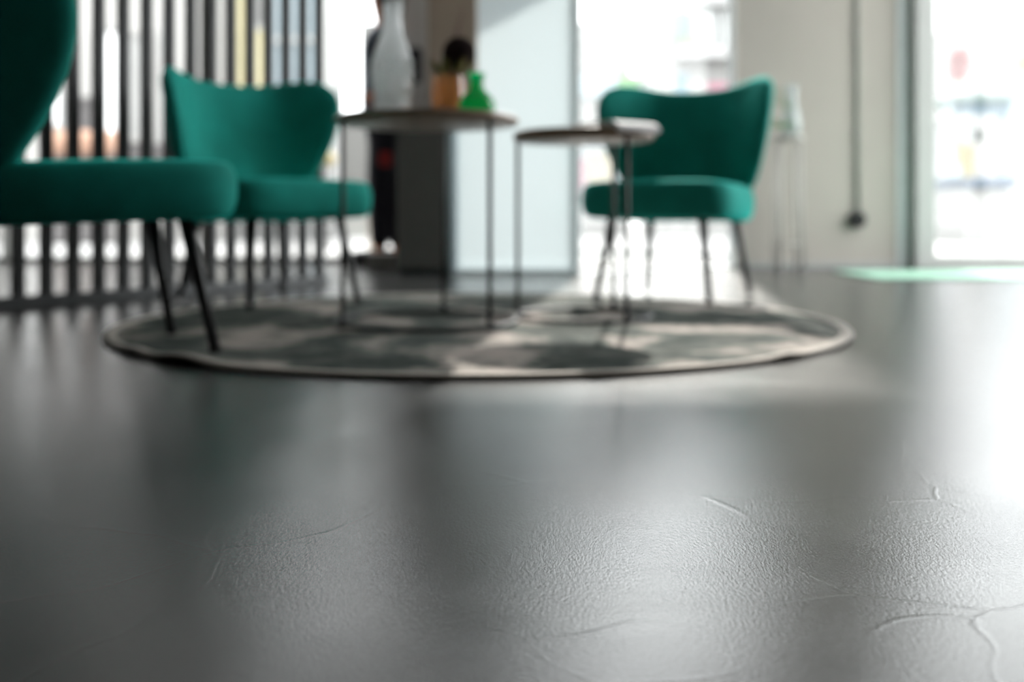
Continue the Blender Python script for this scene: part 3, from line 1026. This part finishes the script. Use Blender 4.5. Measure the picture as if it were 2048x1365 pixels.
for i, (a, b_) in enumerate(((98, 142), (150, 190), (204, 232))):
    r = .5 * (X(b_, 12.0) - X(a, 12.0)); h = Z(262, 12.0) - Z(312, 12.0)
    o = empty('terracotta_pot', (X((a + b_) / 2, 12.0), 12.0, -0.02))
    tag(o, ['round terracotta pot on a dark pedestal, leftmost behind the slats', 'pale terracotta pot on a dark pedestal, middle of three behind the slats', 'small terracotta pot on a dark pedestal, rightmost behind the slats'][i], 'pot', 'terracotta pots across the street')
    zb = Z(312, 12.0) + .02
    lathe('pot', [(0, zb), (r * .6, zb), (r * .95, zb + h * .45), (r, zb + h * .7), (r * .8, zb + h), (r * .7, zb + h * .97), (0, zb + h * .9)], 'peach', o, 24)
    lathe('pedestal', [(0, 0), (r * .8, 0), (r * .8, .05), (r * .6, .08), (r * .6, zb - .03), (r * .75, zb), (0, zb)], 'fdark', o, 20)
f2 = facade('cream_building', X(414, 14.2), X(655, 14.2), 14.2, 7.5, 'fwhite', 'narrow white building with yellow shop panes seen between slats', 1.4)
rect(f2, 'shop_pane', 425, 458, -60, 250, 14.2, 'fbright', frame='frame')
rect(f2, 'shop_pane', 468, 496, -60, 250, 14.2, 'fpaney', frame='frame')
rect(f2, 'shop_pane', 506, 530, 60, 250, 14.2, 'fpaney', frame='frame')
rect(f2, 'shop_pane', 540, 568, -60, 250, 14.2, 'fpaneb', frame='frame')
rect(f2, 'shop_pane', 578, 604, -60, 250, 14.2, 'fpaneb', frame='frame')
rect(f2, 'shop_pane', 612, 648, -60, 400, 14.2, 'fpaneb', frame='frame')
rect(f2, 'transom_bar', 536, 650, 76, 86, 14.2, 'frame', off=.08)
f3 = facade('white_building', X(720, 17), X(1262, 17), 17, 3.6, 'fwhite', 'plain white building across the street beside the frosted window')
rect(f3, 'window', 664, 736, 262, 300, 17, 'fpaneb', frame='fwhite')
rect(f3, 'sign_board', 1152, 1232, 150, 195, 17, 'fpaneb', off=.12)
rect(f3, 'sign_board', 1234, 1284, 152, 200, 17, 'lime', off=.12)
rect(f3, 'door', 1146, 1172, 318, 392, 17, 'pink', off=.08)
rect(f3, 'window', 1174, 1226, 304, 392, 17, 'fcream', frame='fpaneb')
f4 = facade('awning_building', X(1292, 16), X(1560, 16), 16, 3.6, 'fwhite', 'white building with mint post and grey awning bands beyond the big window', 0.8)
rect(f4, 'awning_band', 1382, 1540, -8, 14, 16, 'awning', off=.25, th=.3)
rect(f4, 'awning_band', 1350, 1540, 102, 122, 16, 'awning', off=.4, th=.45)
rect(f4, 'post', 1352, 1368, 16, 118, 16, 'mint', off=.3, th=.2)
rect(f4, 'planter', 1352, 1392, 84, 116, 16, 'lime', off=.36, th=.2)
rect(f4, 'window', 1388, 1434, 18, 98, 16, 'fpanew', frame='fwhite')
rect(f4, 'window', 1442, 1500, 18, 98, 16, 'fpanew', frame='fwhite')
rect(f4, 'sign_board', 1300, 1346, 154, 200, 16, 'fgrey', off=.1)
rect(f4, 'sign_board', 1348, 1374, 150, 200, 16, 'sky', off=.12)
rect(f4, 'sign_board', 1376, 1410, 166, 200, 16, 'fgrey', off=.1)
rect(f4, 'sign_board', 1412, 1470, 168, 200, 16, 'pink', off=.12)
rect(f4, 'door', 1480, 1530, 190, 432, 16, 'fpaneb', frame='fwhite')
f5 = facade('corner_building', X(1575, 18), X(2500, 18), 18, 3.6, 'fwhite', 'broad white building across the street beyond the glass door')
rect(f5, 'window', 1880, 2000, -40, 60, 18, 'fpanew', frame='fwhite')
rect(f5, 'shop_pane', 2014, 2090, 190, 330, 18, 'fpaneb', frame='fpaneb')
rect(f5, 'sign_board', 2034, 2060, 108, 140, 18, 'yellow', off=.1)
rect(f5, 'window', 2110, 2300, 60, 330, 18, 'fpanew', frame='fwhite')

# kiosk seen through the glass door
KY = 12.0
kx = X(1966, KY)
kk = empty('street_kiosk', (kx, KY, -0.02))
tag(kk, 'pale street kiosk with blue ledge and yellow panel beyond the glass door', 'kiosk')
def kb(name, px0, px1, py0, py1, mat, y0, y1, floor=False):
    x0, x1 = X(px0, KY) - kx, X(px1, KY) - kx
    return box(name, x0, x1, y0, y1, 0 if floor else Z(py1, KY) + .02, Z(py0, KY) + .02, mat, kk, .01)
kb('roof', 1900, 2022, 193, 205, 'mint', -.25, 1.0)
kb('fascia', 1916, 2016, 206, 232, 'sky', -.1, .0)
kb('side_post', 1900, 1922, 205, 355, 'fpaneb', 0, .12)
kb('side_post', 2006, 2020, 205, 355, 'fpaneb', 0, .12)
kb('back_panel', 1922, 2006, 232, 355, 'fpanew', .7, .8)
kb('yellow_panel', 1958, 1992, 282, 352, 'yellow', .55, .62)
kb('orange_panel', 1912, 1922, 282, 330, 'orange', -.04, .0)
kb('red_notice', 1896, 1912, 262, 286, 'pink', -.04, .02)
kb('ledge', 1916, 2018, 356, 375, 'blue', -.2, .9)
kb('counter', 1922, 2012, 376, 490, 'fwhite', -.1, .8, True)
lp = lathe('lamp', [(0, 0), (.06, .0), (.07, .05), (.03, .14), (.008, .16), (.008, .28), (0, .28)], 'gasket', kk, 20, (X(1976, KY) - kx, .25, Z(276, KY)))

# red-leaved shrub crown in a tall pot far beyond the door
rt = empty('red_tree', (X(1918, 15), 15, -0.02))
tag(rt, 'small tree with red leaves in front of the white corner building', 'tree')
ztp = Z(125, 15)
tube('trunk', [(0, 0, 0), (.03, 0, 1.0), (0, 0, ztp)], [.07, .05, .03], 'beige', rt, 10)
bm = bmesh.new()
for i in range(320):
    d = Vector((random.gauss(0, 1), random.gauss(0, 1), random.gauss(0, 1))).normalized() * random.uniform(.2, 1) ** .5
    c = Vector((d.x * .17, d.y * .17, ztp + d.z * .30))
    a = Euler((random.uniform(0, 6), random.uniform(0, 6), random.uniform(0, 6))).to_matrix()
    v = [bm.verts.new(c + a @ Vector(p)) for p in ((0, 0, 0), (.03, .035, .008), (0, .085, 0), (-.03, .035, .008))]
    bm.faces.new(v)
cr = from_bm('crown', bm, 'redleaf', rt); cr['kind'] = 'stuff'

# kerb line outside the big window
kbm = empty('kerb', (1.1, 8.3, -0.02))
tag(kbm, 'low grey kerb stones on the paving outside the big window', 'kerb')
p0, p1 = Vector((-0.4, 9.88)), Vector((2.7, 6.95))
first = None
for i in range(5):
    a = p0.lerp(p1, i / 5 + .004); b_ = p0.lerp(p1, (i + 1) / 5 - .004)
    wall_seg('kerb_stone', a - Vector((1.1, 8.3)), b_ - Vector((1.1, 8.3)), 0, 0.03, .16, 'kerb', kbm, .008)

# street furniture left of the person
ab = empty('sign_board', (X(716, 8.6), 8.6, -0.02))
tag(ab, 'white sandwich board with grey lower half outside, left of the person', 'sign')
for s in (-1, 1):
    R3 = Matrix.Rotation(s * .16, 3, 'X')
    w = .125
    bm = bmesh.new(); box_bm(bm, (0, s * .10, .86), (2 * w, .02, .50), .004, None)
    from_bm('upper_panel', bm, 'fwhite', ab)
    bm = bmesh.new(); box_bm(bm, (0, s * .12, .38), (2 * w, .02, .46), .004, None)
    from_bm('lower_panel', bm, 'frame', ab)
    for q in (-1, 1):
        tube('leg', [(q * w, s * .10, 1.12), (q * w, s * .16, 0)], .012, 'frame', ab, 8)
bl = empty('bollard', (X(751, 7.5), 7.5, -0.02))
tag(bl, 'short beige stone bollard outside near the feet of the person', 'bollard')
lathe('post', [(0, 0), (.075, 0), (.075, .04), (.055, .06), (.055, .26), (0, .26)], 'beige', bl, 20)
lathe('cap', [(0, .26), (.062, .26), (.064, .28), (.05, .305), (0, .312)], 'beige', bl, 20)
yl = empty('globe_light', (X(657, 9.5), 9.5, -0.02))
tag(yl, 'small yellow globe on a dark post outside beside the slat screen', 'light')
zg = Z(318, 9.5) + .02
bm = bmesh.new(); bmesh.ops.create_uvsphere(bm, u_segments=20, v_segments=14, radius=.07, matrix=Matrix.Translation((0, 0, zg)))
from_bm('globe', bm, 'yellow', yl, True)
tube('post', [(0, 0, 0), (0, 0, zg - .06)], .02, 'fdark', yl, 10)

# shade sail added unseen outside: its edge throws the diagonal shadow on the pane
k_ = 1.0 / abs(SUN_DIR.y)
def up_sun(x, y, z, d):
    t = (d - y) / -SUN_DIR.y
    return Vector((x, y, z)) - SUN_DIR * t
e0 = up_sun(X(955, FY), FY, Z(68, FY), 6.1); e1 = up_sun(X(1082, FY), FY, Z(0, FY), 6.1)
sl_ = (e1.z - e0.z) / (e1.x - e0.x)
xa, xb = -0.30, 0.34
ss = empty('shadow_blocker', (0, 6.1, 0))
tag(ss, 'added unseen canvas sun sail outside above the frosted window', 'blocker')
za, zb_ = e0.z + sl_ * (xa - e0.x), e0.z + sl_ * (xb - e0.x)
bm = bmesh.new()
pr = [(xa, za), (xb, zb_), (xb, CEIL + .1), (xa, CEIL + .1)]
f_ = [bm.verts.new((x, 0, z)) for x, z in pr]; b2_ = [bm.verts.new((x, .012, z)) for x, z in pr]
bm.faces.new(f_); bm.faces.new(b2_[::-1])
for i in range(4):
    j = (i + 1) % 4
    bm.faces.new((f_[i], b2_[i], b2_[j], f_[j]))
from_bm('canvas', bm, 'awning', ss)
tube('blocker_edge', [(xa, .006, za), (xb, .006, zb_)], .008, 'fwhite', ss, 8)
